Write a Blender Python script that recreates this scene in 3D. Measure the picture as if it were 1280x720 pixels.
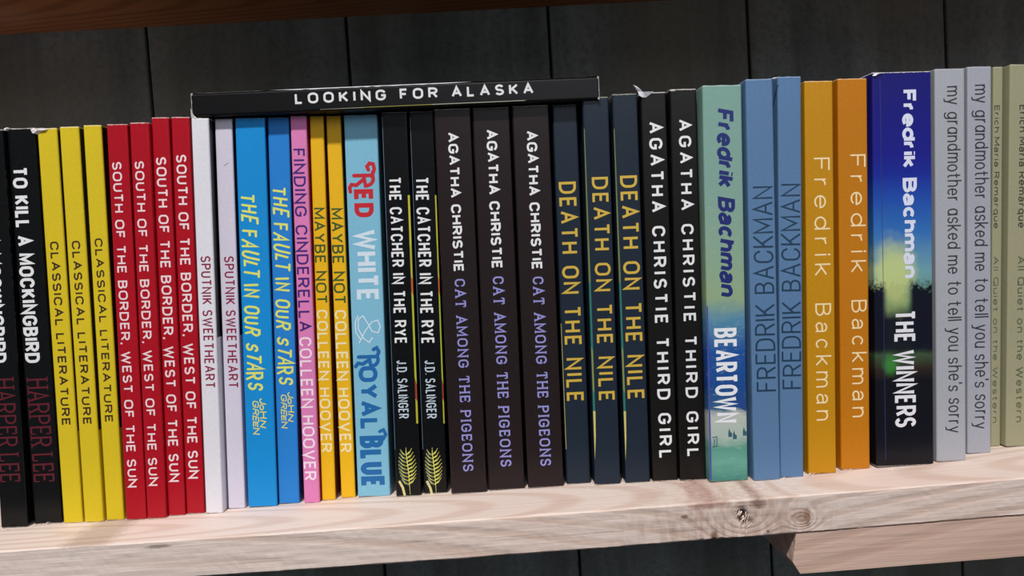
import bpy, bmesh, math, random
from mathutils import Vector, Matrix, noise
from mathutils.geometry import delaunay_2d_cdt
for o in list(bpy.data.objects): bpy.data.objects.remove(o)
S = bpy.context.scene
COL = S.collection
R = random.Random(7)

# ------------------------------------------------------------------ camera
F = 1000.0                                   # focal length for a 1280 wide frame
ROLL, PITCH, YAW = .061, .052, .033
FW = Vector((math.sin(YAW)*math.cos(PITCH), math.cos(YAW)*math.cos(PITCH), -math.sin(PITCH)))
_r = FW.cross(Vector((0, 0, 1))).normalized(); _u = _r.cross(FW)
RT = math.cos(ROLL)*_r - math.sin(ROLL)*_u
UP = math.cos(ROLL)*_u + math.sin(ROLL)*_r
def ray(x, y): return FW + RT*((x-640)/F) - UP*((y-360)/F)
CAM = -ray(640, 606)*.41
cd = bpy.data.cameras.new('camera'); cam = bpy.data.objects.new('camera', cd); COL.objects.link(cam)
M = Matrix((RT, UP, -FW)).transposed().to_4x4(); M.translation = CAM
cam.matrix_world = M
cd.sensor_width = 36; cd.lens = F/1280*36; cd.clip_start = .01
S.camera = cam

# ------------------------------------------------------------------ world, lights, exposure
S.view_settings.view_transform = 'Standard'; S.view_settings.look = 'None'
S.view_settings.gamma = 1; S.view_settings.exposure = 0.0
W = bpy.data.worlds.new('world'); S.world = W; W.use_nodes = True
W.node_tree.nodes['Background'].inputs[0].default_value = (.80, .88, 1.0, 1)
W.node_tree.nodes['Background'].inputs[1].default_value = .20
def area(name, loc, target, size, power, color):
    d = bpy.data.lights.new(name, 'AREA'); d.energy = power; d.size = size; d.color = color
    o = bpy.data.objects.new(name, d); COL.objects.link(o); o.location = loc
    o.rotation_euler = (Vector(target)-Vector(loc)).to_track_quat('-Z', 'Y').to_euler()
area('ceiling_lamp_light', (-.30, -1.30, 2.1), (0, 0, .1), .12, 60, (1, .97, .935))
area('room_light', (.5, -2.0, 1.2), (0, 0, .1), 1.2, 10, (.93, .95, 1))

# ------------------------------------------------------------------ helpers
def lin(c):
    return tuple(((v/255)/12.92 if v/255 <= .04045 else ((v/255+.055)/1.055)**2.4) for v in c[:3]) + (1,)
def sag(x): return (.0018 if x < 0 else .0013)*(x/.27)**2
def hit_y(px, py, y):
    d = ray(px, py); return CAM + d*((y-CAM.y)/d.y)
def hit_floor(px, py):
    d = ray(px, py); z = 0
    for _ in range(4):
        p = CAM + d*((z-CAM.z)/d.z); z = sag(p.x)
    return p
def mesh(name, verts, faces, mat, parent=None, smooth=False):
    me = bpy.data.meshes.new(name); me.from_pydata(verts, [], faces); me.update()
    if smooth:
        for p in me.polygons: p.use_smooth = True
    me.materials.append(mat)
    o = bpy.data.objects.new(name, me); COL.objects.link(o)
    if parent: o.parent = parent
    return o
def empty(name, loc, rot=(0, 0, 0)):
    o = bpy.data.objects.new(name, None); o.empty_display_size = .01
    COL.objects.link(o); o.location = loc; o.rotation_euler = rot
    return o
def tag(o, label, cat, group=None):
    o['label'] = label; o['category'] = cat
    if group: o['group'] = group
    return o
class N:
    """small node helper"""
    def __init__(s, name, rough=.5, spec=.5):
        s.m = bpy.data.materials.new(name); s.m.use_nodes = True; s.t = s.m.node_tree
        s.b = s.t.nodes['Principled BSDF']; s.b.inputs['Roughness'].default_value = rough
        s.b.inputs['Specular IOR Level'].default_value = spec
        s.co = s.n('ShaderNodeTexCoord').outputs['Object']
        sp = s.n('ShaderNodeSeparateXYZ'); s.l(s.co, sp.inputs[0]); s.x, s.y, s.z = sp.outputs
    def n(s, t, **k):
        nd = s.t.nodes.new(t)
        for a, v in k.items(): setattr(nd, a, v)
        return nd
    def l(s, a, b): s.t.links.new(a, b)
    def put(s, v, sock):
        if isinstance(v, (int, float, tuple)): sock.default_value = v
        else: s.l(v, sock)
    def math(s, op, a, b=0.0, c=0.0):
        nd = s.n('ShaderNodeMath', operation=op)
        for i, v in enumerate((a, b, c)): s.put(v, nd.inputs[i])
        return nd.outputs[0]
    def noise(s, scale, detail=3, rough=.5, stretch=None):
        nd = s.n('ShaderNodeTexNoise'); nd.inputs['Scale'].default_value = scale
        nd.inputs['Detail'].default_value = detail; nd.inputs['Roughness'].default_value = rough
        if stretch:
            mp = s.n('ShaderNodeMapping'); mp.inputs['Scale'].default_value = stretch
            s.l(s.co, mp.inputs[0]); s.l(mp.outputs[0], nd.inputs['Vector'])
        else: s.l(s.co, nd.inputs['Vector'])
        return nd.outputs['Fac']
    def rng(s, v, a, b, c=0.0, d=1.0, smooth=True):
        nd = s.n('ShaderNodeMapRange'); nd.interpolation_type = 'SMOOTHSTEP' if smooth else 'LINEAR'
        s.put(v, nd.inputs[0])
        for i, q in enumerate((a, b, c, d)): nd.inputs[i+1].default_value = q
        return nd.outputs[0]
    def mix(s, f, a, b, mode='MIX'):
        nd = s.n('ShaderNodeMix', data_type='RGBA', blend_type=mode)
        s.put(f, nd.inputs[0]); s.put(a, nd.inputs[6]); s.put(b, nd.inputs[7])
        return nd.outputs[2]
    def blob(s, cx, cz, rx, rz, soft=.4, wob=0.0, ns=200, third=None):
        """elliptic mask in the x-z plane of the object, 1 inside"""
        a = s.math('DIVIDE', s.math('SUBTRACT', s.x, cx), rx)
        b = s.math('DIVIDE', s.math('SUBTRACT', third or s.z, cz), rz)
        r = s.math('SQRT', s.math('ADD', s.math('MULTIPLY', a, a), s.math('MULTIPLY', b, b)))
        if wob: r = s.math('ADD', r, s.math('MULTIPLY', s.math('SUBTRACT', s.noise(ns), .5), wob))
        return s.rng(r, 1-soft, 1+soft, 1.0, 0.0)
    def bump(s, h, dist, strength=.5):
        nd = s.n('ShaderNodeBump'); nd.inputs['Strength'].default_value = strength
        nd.inputs['Distance'].default_value = dist; s.l(h, nd.inputs['Height'])
        s.l(nd.outputs[0], s.b.inputs['Normal'])
    def color(s, c): s.put(c, s.b.inputs['Base Color']); return s.m

_ink = {}
def ink(c, rough=.45):
    if c not in _ink:
        n = N('print_ink', rough); base = lin(c)
        _ink[c] = n.color(n.mix(n.rng(n.noise(900, 2), .35, .7, 0, .28), base, tuple(v*.72 for v in base[:3])+(1,)))
    return _ink[c]

# ------------------------------------------------------------------ wood and wall materials
def wood(name, light, dark, knots=False, seed=0.0, rough=.62):
    n = N(name, rough, .25)
    ctr = n.n('ShaderNodeMapping'); ctr.inputs['Location'].default_value = (seed, .03, .045+seed*.01)
    ctr.inputs['Scale'].default_value = (.10, 1, 1); n.l(n.co, ctr.inputs[0])
    nz = n.n('ShaderNodeTexNoise'); nz.inputs['Scale'].default_value = 9; nz.inputs['Detail'].default_value = 2
    n.l(ctr.outputs[0], nz.inputs['Vector'])
    sp = n.n('ShaderNodeSeparateXYZ'); n.l(ctr.outputs[0], sp.inputs[0])
    zz = n.math('SUBTRACT', sp.outputs[2], n.math('MULTIPLY', n.math('ABSOLUTE', n.math('SUBTRACT', n.x, .12)), .13))
    r = n.math('SQRT', n.math('ADD', n.math('MULTIPLY', sp.outputs[1], sp.outputs[1]), n.math('MULTIPLY', zz, zz)))
    r = n.math('ADD', r, n.math('MULTIPLY', nz.outputs['Fac'], .05))
    if knots:
        for (kx, kz, kr) in KNOTS:
            a = n.math('SUBTRACT', n.x, kx); b = n.math('SUBTRACT', n.z, kz)
            d2 = n.math('ADD', n.math('MULTIPLY', a, a), n.math('MULTIPLY', n.math('MULTIPLY', b, b), 2.0))
            g = n.math('POWER', 2.718, n.math('MULTIPLY', d2, -1/(kr*kr)))
            r = n.math('ADD', r, n.math('MULTIPLY', g, .022))
    ring = n.math('SINE', n.math('MULTIPLY', r, 1150))
    ring = n.rng(ring, -.3, 1.0)
    fine = n.noise(60, 4, .6, (.05, 1, 1))
    fib = n.noise(420, 3, .6, (.03, 1, 1))
    f = n.math('ADD', n.math('MULTIPLY', ring, .45), n.math('MULTIPLY', n.math('SUBTRACT', fine, .4), .5))
    c = n.mix(n.rng(f, 0, 1, 0, 1), lin(light), lin(dark))
    c = n.mix(n.rng(fib, .45, .8, 0, .14), c, lin(tuple(v*.80 for v in dark)))
    c = n.mix(n.rng(n.noise(7, 2), .5, .8, 0, .25), c, lin((214, 176, 160)))
    h = n.math('ADD', fib, n.math('MULTIPLY', ring, -.4))
    if knots:
        halo = n.blob(KNOTS[0][0]-.004, KNOTS[0][1]-.003, .040, .0135, .7, .9, 150)
        fan = n.noise(300, 3, .6, (1, 1, .25))
        c = n.mix(n.math('MULTIPLY', halo, n.rng(fan, .3, .7, .1, .6)), c, lin((158, 120, 100)))
        for (x, z, rx, rz, col, s) in SPOTS:
            c = n.mix(n.math('MULTIPLY', n.blob(x, z, rx, rz, .5, .9, 500), s), c, lin(col))
    n.bump(h, .0006, .5)
    return n.color(c)

def painted(name, c):
    n = N(name, .6, .35)
    g = n.noise(30, 4, .6, (1, 1, .08)); g2 = n.noise(300, 3, .7)
    a = lin(c); b = lin(tuple(v*1.35 for v in c)); d = lin((c[0]*1.25, c[1]*1.12, c[2]*.95))
    col = n.mix(n.rng(g, .35, .7), a, b); col = n.mix(n.rng(g2, .4, .75, 0, .5), col, lin(tuple(v*.7 for v in c)))
    col = n.mix(n.rng(n.noise(6, 2), .4, .65, 0, .6), col, d)
    n.bump(n.math('ADD', g, n.math('MULTIPLY', g2, .5)), .0008, .35)
    return n.color(col)

# ------------------------------------------------------------------ key positions
EDGE = hit_floor(640, 646).y                  # front edge of the shelf
WALL = .155
TH = .0176
def on_edge(px, py): return hit_y(px, py, EDGE)
k0 = on_edge(930, 648); k1 = on_edge(1003, 650)
KNOTS = [(k0.x, k0.z, .016), (k1.x, k1.z, .006)]
SPOTS = []
for (px, py, rx, rz, col, s) in ((929, 645, .0022, .0030, (58, 38, 30), .9), (934, 651, .0030, .0016, (80, 52, 40), .7),
        (948, 629, .0032, .0024, (120, 84, 70), .75), (888, 631, .0075, .0015, (150, 96, 84), .6),
        (856, 646, .0016, .0010, (110, 80, 62), .8), (1009, 646, .0014, .0042, (116, 84, 62), .65),
        (1002, 645, .0045, .0024, (150, 112, 90), .55), (893, 672, .0016, .0030, (110, 74, 50), .8),
        (960, 664, .0006, .0006, (80, 50, 40), .8), (198, 683, .0055, .0007, (110, 92, 74), .7),
        (105, 682, .0100, .0010, (140, 112, 92), .45), (90, 694, .0012, .0016, (205, 195, 190), .5)):
    p = on_edge(px, py); SPOTS.append((p.x, p.z, rx, rz, col, s))
pine = wood('pine_wood', (225, 207, 197), (198, 168, 150), True)
pine2 = wood('pine_wood_batten', (208, 178, 162), (186, 152, 134), False, .4)
oldwood = wood('brown_shelf_wood', (150, 98, 62), (104, 62, 38), False, .9, .8)
wallpaint = painted('dark_grey_paint', (98, 103, 102))

# ------------------------------------------------------------------ wall of upright boards
gx = []
for (x, y) in ((181, 32), (431, 13), (684, 2), (934, 14), (1181, 2)):
    gx.append(hit_y(x, y, WALL).x)
pitch = (gx[-1]-gx[0])/4
edges = [gx[0]-pitch*k for k in range(4, 0, -1)] + gx + [gx[-1]+pitch*k for k in range(1, 5)]
wall = mesh('wall_back', [(-1.0, WALL+.004, -1.2), (1.1, WALL+.004, -1.2), (1.1, WALL+.004, .75), (-1.0, WALL+.004, .75),
                          (-1.0, WALL+.03, -1.2), (1.1, WALL+.03, -1.2), (1.1, WALL+.03, .75), (-1.0, WALL+.03, .75)],
            [(0, 1, 2, 3), (5, 4, 7, 6), (0, 4, 5, 1), (3, 2, 6, 7), (0, 3, 7, 4), (1, 5, 6, 2)], N('joint_dark_grey', .8).color(lin((24, 24, 24))))  # dark grey backing that shows in the joints between boards
wall['kind'] = 'structure'
def box_bm(x0, x1, y0, y1, z0, z1, bev=.0, seg=1):
    bm = bmesh.new(); bmesh.ops.create_cube(bm, size=1)
    for v in bm.verts:
        v.co = Vector(((x0+x1)/2+v.co.x*(x1-x0), (y0+y1)/2+v.co.y*(y1-y0), (z0+z1)/2+v.co.z*(z1-z0)))
    if bev: bmesh.ops.bevel(bm, geom=bm.edges[:], offset=bev, segments=seg, affect='EDGES', profile=.5)
    return bm
def from_bm(name, bm, mat, parent=None, smooth=False):
    me = bpy.data.meshes.new(name); bm.to_mesh(me); bm.free(); me.materials.append(mat)
    if smooth:
        for p in me.polygons: p.use_smooth = True
    o = bpy.data.objects.new(name, me); COL.objects.link(o)
    if parent: o.parent = parent
    return o
for a, b in zip(edges, edges[1:]):
    g = .0016+R.uniform(-.0003, .0004)
    from_bm('plank', box_bm(a+g/2+.0003, b-g/2, WALL, WALL+.008, -1.2, .75, .0013, 2), wallpaint, wall)

fl = N('floor_grey', .7, .3); fl.color(lin((70, 64, 60)))
floor = from_bm('floor', box_bm(-2.5, 2.6, -3.5, WALL+.03, -1.25, -1.2), fl.m); floor['kind'] = 'structure'  # floor out of view, put in to block light from below

# ------------------------------------------------------------------ shelves
def plank_mesh(name, x0, x1, y0, y1, ztop, th, mat, n=260, sagf=None, rough=1.0, knot=None):
    prof = []                                                     # cross-section, y and z from the top front corner
    b = .0007; D = y1-y0
    for q in range(9): prof.append((0, -b-(th-2*b)*q/8))
    prof += [(b, -th), (D, -th), (D, 0), (b+.014, 0), (b+.006, 0), (b, 0)]
    V = []; Fc = []; m = len(prof)
    for i in range(n+1):
        x = x0+(x1-x0)*i/n; s = sagf(x) if sagf else 0
        for j, (py, pz) in enumerate(prof):
            w = noise.noise(Vector((x*60, j*3.1, 2.0)))*.00022*rough + noise.noise(Vector((x*320, j*5, 7)))*.00012*rough
            yy, zz = y0+py, ztop+s+pz
            if j < 10 or j == m-1: yy += w
            if j in (0, m-1, 8, 9): zz += w
            if knot and (j < 11 or j == m-1):
                d = math.hypot((x-knot[0])/.0022, (zz-knot[1])/.0028)
                if j < 9: yy += .0035*math.exp(-d*d)
                e = math.exp(-((x-knot[2])/.006)**2)
                if j in (7, 8, 9): zz += e*abs(noise.noise(Vector((x*900, 1, j))))*.0022
            V.append((x, yy, zz))
    for i in range(n):
        for j in range(m):
            a = i*m+j; b2 = i*m+(j+1) % m
            Fc.append((a, a+m, b2+m, b2))
    Fc.append(tuple(range(m))); Fc.append(tuple(n*m+j for j in reversed(range(m))))
    me = bpy.data.meshes.new(name); me.from_pydata(V, [], Fc); me.update()
    bm = bmesh.new(); bm.from_mesh(me); bmesh.ops.recalc_face_normals(bm, faces=bm.faces[:]); bm.to_mesh(me); bm.free()
    me.materials.append(mat); o = bpy.data.objects.new(name, me); COL.objects.link(o)
    return o
kc = on_edge(893, 672)
shelf = plank_mesh('shelf_board', -.62, .66, EDGE, WALL-.0002, 0, TH, pine, 900, sag, 1.0, (SPOTS[0][0], SPOTS[0][1], kc.x))
tag(shelf, 'pale knotty pine shelf board with rough sawn front edge carrying the row of books', 'shelf')
SHELF = shelf
up = hit_y(320, 27, WALL).z
u_ = plank_mesh('shelf_board', -.62, .66, -.034, WALL-.0002, up+.018, .018, oldwood, 60, None, .5)
lw = plank_mesh('light_blocker_1', -.62, .66, -.045, WALL-.0002, -.235, .018, N('blocker_dark', .8, .2).color(lin((38, 32, 28))), 60, None, .5)  # unseen board added to block light under the shelf, dark to cut bounce
lw['kind'] = 'structure'
tag(u_, 'brown shelf board in shade seen from below along the top of the picture', 'shelf')

# batten under the right half of the shelf, with its lower left corner cut
p0 = on_edge(996, 671); p1 = on_edge(991.5, 703); p2 = on_edge(1001, 718); y0 = EDGE+.0006
zt = p0.z
bt_bot = p2.z
prof = [(p0.x, zt), (p1.x+.0005, p1.z), (p2.x, bt_bot)]
V = []; Fc = []; nb = 80; xe = .66
xs = [p2.x+(xe-p2.x)*i/nb for i in range(nb+1)]
front = []
outline_top = [p0.x]+[max(p0.x, x) for x in xs[1:]]
for yv in (y0, WALL-.0002):
    for i, x in enumerate(xs):
        wz = noise.noise(Vector((x*80, 3, 1)))*.00015
        xt = p0.x if i == 0 else x
        V.append((xt, yv, -TH-.0003+sag(xt)-(.0 if xt > .2 else .0)))
        V.append((x, yv, bt_bot+wz+(sag(x)-sag(p2.x))*.6))
    V.append((p1.x, yv, p1.z))
L = 2*(nb+1)+1
for i in range(nb):
    a = 2*i; Fc += [(a, a+1, a+3, a+2), (L+a, L+a+2, L+a+3, L+a+1), (a, a+2, L+a+2, L+a), (a+1, L+a+1, L+a+3, a+3)]
mid = 2*(nb+1)
Fc += [(0, mid, 1), (L, L+1, L+mid), (0, L, L+mid, mid), (mid, L+mid, L+1, 1), (2*nb, 2*nb+1, L+2*nb+1, L+2*nb)]
batten = mesh('wooden_batten', V, Fc, pine2)
bm = bmesh.new(); bm.from_mesh(batten.data); bmesh.ops.recalc_face_normals(bm, faces=bm.faces[:])
bm.to_mesh(batten.data); bm.free()
tag(batten, 'plain pale wooden batten with cut corner fixed under the right end of the shelf', 'batten')

# ------------------------------------------------------------------ stroke lettering
def arc(cx, cy, rx, ry, a0, a1, n=None):
    n = n or max(3, int(abs(a1-a0)/22))
    return [(cx+rx*math.cos(math.radians(a0+(a1-a0)*i/n)), cy+ry*math.sin(math.radians(a0+(a1-a0)*i/n))) for i in range(n+1)]
def sc(pl, k): return [(x, y*k) for x, y in pl]
O_ = arc(.5, .7, .5, .3, 180, 0)+arc(.5, .3, .5, .3, 0, -180)+[(0, .7)]
S_ = arc(.5, .745, .48, .255, 20, 262)+arc(.5, .245, .5, .245, 82, -160)
P_ = [(0, 0), (0, 1), (.5, 1)]+arc(.5, .74, .5, .26, 90, -90)+[(0, .48)]
X = .72
el = arc(.5, X/2, .5, X/2, 0, 360)
G = {
 'A': (.70, [[(0, 0), (.5, 1), (1, 0)], [(.18, .34), (.82, .34)]]),
 'B': (.60, [[(0, .53), (0, 1), (.5, 1)]+arc(.5, .765, .44, .235, 90, -90)+[(0, .53)],
             [(0, .53), (.52, .53)]+arc(.52, .265, .48, .265, 90, -90)+[(0, 0), (0, .53)]]),
 'C': (.64, [arc(.5, .7, .5, .3, 5, 180)+arc(.5, .3, .5, .3, 180, 355)]),
 'D': (.66, [[(0, 0), (0, 1), (.45, 1)]+arc(.45, .65, .55, .35, 90, 0)+arc(.45, .35, .55, .35, 0, -90)+[(0, 0)]]),
 'E': (.52, [[(1, 1), (0, 1), (0, 0), (1, 0)], [(0, .52), (.86, .52)]]),
 'F': (.50, [[(1, 1), (0, 1), (0, 0)], [(0, .5), (.86, .5)]]),
 'G': (.68, [arc(.5, .7, .5, .3, 10, 180)+arc(.5, .3, .5, .3, 180, 360)+[(1, .46), (.55, .46)]]),
 'H': (.64, [[(0, 0), (0, 1)], [(1, 0), (1, 1)], [(0, .52), (1, .52)]]),
 'I': (0, [[(0, 0), (0, 1)]]),
 'J': (.42, [[(1, 1), (1, .3)]+arc(.5, .3, .5, .3, 0, -170)]),
 'K': (.60, [[(0, 0), (0, 1)], [(1, 1), (0, .38)], [(.3, .57), (1, 0)]]),
 'L': (.48, [[(0, 1), (0, 0), (1, 0)]]),
 'M': (.80, [[(0, 0), (0, 1), (.5, .2), (1, 1), (1, 0)]]),
 'N': (.66, [[(0, 0), (0, 1), (1, 0), (1, 1)]]),
 'O': (.70, [O_]), 'P': (.58, [P_]),
 'Q': (.72, [O_, [(.55, .25), (1.05, -.06)]]),
 'R': (.62, [P_, [(.5, .48), (1, 0)]]),
 'S': (.58, [S_]),
 'T': (.60, [[(0, 1), (1, 1)], [(.5, 1), (.5, 0)]]),
 'U': (.62, [[(0, 1), (0, .3)]+arc(.5, .3, .5, .3, 180, 360)+[(1, 1)]]),
 'V': (.68, [[(0, 1), (.5, 0), (1, 1)]]),
 'W': (1.0, [[(0, 1), (.25, 0), (.5, .9), (.75, 0), (1, 1)]]),
 'X': (.64, [[(0, 1), (1, 0)], [(0, 0), (1, 1)]]),
 'Y': (.64, [[(0, 1), (.5, .45), (1, 1)], [(.5, .45), (.5, 0)]]),
 'Z': (.58, [[(0, 1), (1, 1), (0, 0), (1, 0)]]),
 '.': (0, [[(0, .0), (0, .07)]]), ',': (.05, [[(1, .08), (0, -.16)]]), "'": (0, [[(0, 1), (0, .8)]]),
 'a': (.50, [arc(.5, X-.2, .42, .2, 165, 0)+[(.92, 0)], [(.92, .42), (.4, .42)]+arc(.4, .21, .4, .21, 90, 270)+[(.92, .12)]]),
 'c': (.48, [arc(.5, X/2, .5, X/2, 45, 315)]),
 'd': (.52, [el, [(1, 1), (1, 0)]]),
 'e': (.52, [[(0, .37), (1, .37)]+arc(.5, X/2, .5, X/2, 8, 318)]),
 'f': (.34, [[(.38, 0), (.38, .78)]+arc(.75, .78, .37, .22, 180, 85), [(0, .68), (.85, .68)]]),
 'g': (.52, [el, [(1, X), (1, -.08)]+arc(.5, -.08, .5, .2, 0, -150)]),
 'h': (.48, [[(0, 0), (0, 1)], [(0, .40)]+arc(.5, .44, .5, .28, 180, 0)+[(1, 0)]]),
 'i': (0, [[(0, 0), (0, X)], [(0, .90), (0, 1)]]),
 'k': (.46, [[(0, 0), (0, 1)], [(.95, X), (0, .28)], [(.3, .42), (1, 0)]]),
 'l': (0, [[(0, 0), (0, 1)]]),
 'm': (.80, [[(0, 0), (0, X)], [(0, .4)]+arc(.25, .44, .25, .28, 180, 0)+[(.5, 0)], [(.5, .4)]+arc(.75, .44, .25, .28, 180, 0)+[(1, 0)]]),
 'n': (.48, [[(0, 0), (0, X)], [(0, .4)]+arc(.5, .44, .5, .28, 180, 0)+[(1, 0)]]),
 'o': (.54, [el]),
 'q': (.52, [el, [(1, X), (1, -.28)]]),
 'r': (.30, [[(0, 0), (0, X)], [(0, .38)]+arc(.7, .42, .7, .30, 180, 85)]),
 's': (.44, [sc(S_, X)]),
 't': (.34, [[(.4, .95), (.4, .16)]+arc(.75, .16, .35, .16, 180, 285), [(0, .69), (.9, .69)]]),
 'u': (.48, [[(0, X), (0, .28)]+arc(.5, .28, .5, .28, 180, 360)+[(1, X)], [(1, .3), (1, 0)]]),
 'y': (.48, [[(0, X), (.52, .03)], [(1, X), (.4, -.24), (.0, -.28)]]),
 'A1': (.50, [el, [(1, X), (1, 0)]]),                               # single-storey a
 '&': (.72, [[(1, 0), (.28, .68)]+arc(.45, .82, .2, .17, 200, -20)+[(.2, .42)]+arc(.4, .22, .4, .22, 150, 330)+[(1, .45)]]),
}
def ribbon(pts, hw, V, Fc, rnd=False, taper=0):
    P = [Vector(p) for p in pts]
    Q = [P[0]]
    for p in P[1:]:
        if (p-Q[-1]).length > 1e-7: Q.append(p)
    P = Q; n = len(P)
    if n < 2: return
    closed = (P[0]-P[-1]).length < 1e-6
    if closed: P = P[:-1]; n -= 1
    base = len(V)
    for i in range(n):
        a = P[i-1] if (i > 0 or closed) else None
        b = P[(i+1) % n] if (i < n-1 or closed) else None
        d1 = (P[i]-a).normalized() if a is not None else None
        d2 = (b-P[i]).normalized() if b is not None else None
        if d1 is None: d1 = d2
        if d2 is None: d2 = d1
        n1 = Vector((-d1.y, d1.x)); n2 = Vector((-d2.y, d2.x)); m = n1+n2
        if m.length < .15: m = n1.copy(); k = 1
        else: m.normalize(); k = min(1/max(.3, m.dot(n1)), 2.6)
        h = hw*(1-taper*abs(2*i/(n-1)-1)**2) if taper and n > 1 else hw
        V.append(P[i]+m*h*k); V.append(P[i]-m*h*k)
    for i in range(n-1 + (1 if closed else 0)):
        a = base+2*i; b = base+2*((i+1) % n); Fc.append((a, a+1, b+1, b))
    if rnd and not closed:
        for e, q in ((0, 1), (n-1, n-2)):
            d = (P[e]-P[q]).normalized(); s = Vector((-d.y, d.x)); b0 = len(V)
            for t in range(7):
                an = math.pi*t/6; V.append(P[e]+s*hw*math.cos(an)+d*hw*math.sin(an))
            Fc.append(tuple(range(b0, b0+7)))
def stroke_text(text, L, H, wt=.14, gap=.17, space=.30, slant=0, rnd=False, serif=False, hand=0, alt=False, seed=1):
    """flat lettering, baseline on y=0 from x=0 to L, capitals H tall; returns verts and faces in the plane"""
    rr = random.Random(seed); hw = H*wt/2
    tot = 0; items = []; n = sum(c != ' ' for c in text); q = 0
    for i, ch in enumerate(text):
        if ch == ' ': tot += space; q += 1.1; continue
        key = 'A1' if (ch == 'a' and alt) else ch
        w = G[key][0]; items.append((key, tot, w, q)); tot += w; q += 1
        if i < len(text)-1: tot += gap
    n += 1.1*text.count(' ')
    k = max((L-2*hw*n)/max(tot, 1e-6), .25*L/tot)
    V = []; Fc = []
    for key, x0, w, cnt in items:
        low = key.islower() or key == 'A1'
        hs = 1+rr.uniform(-hand, hand)*.5; dy = rr.uniform(-hand, hand)*.15*H; tl = rr.uniform(-hand, hand)*.4
        ends = []
        for st in G[key][1]:
            pl = []
            for (x, y) in st:
                yy = hw+(H-2*hw)*y*hs+dy
                xx = hw*(1+2*cnt)+(x0+w*x)*k+yy*(slant+tl)
                pl.append((xx+rr.uniform(-hand, hand)*.03*H, yy+rr.uniform(-hand, hand)*.03*H))
            ribbon(pl, hw, V, Fc, rnd)
            if serif and (Vector(pl[0])-Vector(pl[-1])).length > 1e-6:
                for (q, s0) in ((pl[0], st[0]), (pl[-1], st[-1])):
                    if s0[1] in (0, 1): ends.append((q, s0))
                    elif key in 'CGS': ribbon([(q[0], q[1]-H*.1), (q[0], q[1]+H*.1)], hw*.55, V, Fc)
        if serif and key not in '.,':
            for q, s0 in ends:
                if key in 'EFLTZ' and s0 in ((1, 1), (1, 0)) or (key == 'T' and s0[1] == 1):
                    dy2 = -H*.22 if s0[1] == 1 else H*.22
                    ribbon([(q[0], q[1]), (q[0], q[1]+dy2)], hw*.6, V, Fc)
                else:
                    ribbon([(q[0]-H*.13, q[1]+(hw*.4 if s0[1] else -hw*.4)), (q[0]+H*.13, q[1]+(hw*.4 if s0[1] else -hw*.4))], hw*.6, V, Fc)
    return V, Fc

def union(V, Fc):
    """merge overlapping flat strokes into one layer without doubled faces"""
    K = 1000.0; T = []
    for f in Fc:
        for i in range(1, len(f)-1):
            a, b, c = (Vector((V[k][0], V[k][1])) for k in (f[0], f[i], f[i+1]))
            ar = (b-a).cross(c-a)
            if abs(ar) > 1e-12: T.append((f[0], f[i], f[i+1]) if ar > 0 else (f[0], f[i+1], f[i]))
    if not T: return V, Fc
    def areas(P, tri): return sum(abs((Vector(P[b][:2])-Vector(P[a][:2])).cross(Vector(P[c][:2])-Vector(P[a][:2]))) for a, b, c in tri)
    lim = areas(V, T)*1.002; rj = random.Random(2)
    for k in range(12):
        j = 2e-6*k
        P = [Vector(((v[0]+rj.uniform(-j, j))*K, (v[1]+rj.uniform(-j, j))*K)) for v in V]
        r = delaunay_2d_cdt(P, [], T, 0, 1e-5)
        VV = [(v[0]/K, v[1]/K) for v in r[0]]; TT_ = [tuple(f) for f, o in zip(r[2], r[5]) if len(o)]
        if .5*lim < areas(VV, TT_) < lim+1e-9: return VV, TT_
    print('UNION FAILED'); return V, Fc

# ------------------------------------------------------------------ books
BOOKT = []
def cover_mat(c, rough=.36, edge=(225, 220, 215), wear=.5, h=.2, grad=None, seed=0):
    n = N('book_cover', rough, .28); base = lin(c)
    col = n.mix(n.rng(n.noise(14, 3, .6), .35, .7, 0, .35), base, tuple(v*.82 for v in base[:3])+(1,))
    col = n.mix(n.rng(n.noise(700, 2, .6), .4, .75, 0, .22), col, tuple(min(1, v*1.25+.01) for v in base[:3])+(1,))
    if grad: col = grad(n, col, h)
    nz = n.noise(900+seed*13, 4, .7)
    for zz, sg in ((h, 1), (0, -1)):
        d = n.math('SUBTRACT', zz, n.z) if sg > 0 else n.z
        wd = .0009 if sg > 0 else .0004
        m = n.math('ADD', n.rng(d, 0, wd, 1, 0, False), n.math('MULTIPLY', n.math('SUBTRACT', nz, .5), 1.6))
        col = n.mix(n.math('MULTIPLY', n.rng(m, .45, .75), wear), col, lin(edge))
    n.bump(n.noise(160, 3, .6), .0004, .12)
    return n.color(col)
pages = None
def page_mat():
    global pages
    if not pages:
        n = N('page_paper', .85, .1)
        pages = n.color(n.mix(n.rng(n.noise(800, 2, .5, (6, .02, .02)), .35, .7), lin((226, 216, 196)), lin((176, 164, 142))))
        n.bump(n.noise(1500, 1, .5, (5, .02, .02)), .0003, .4)
    return pages
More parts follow.
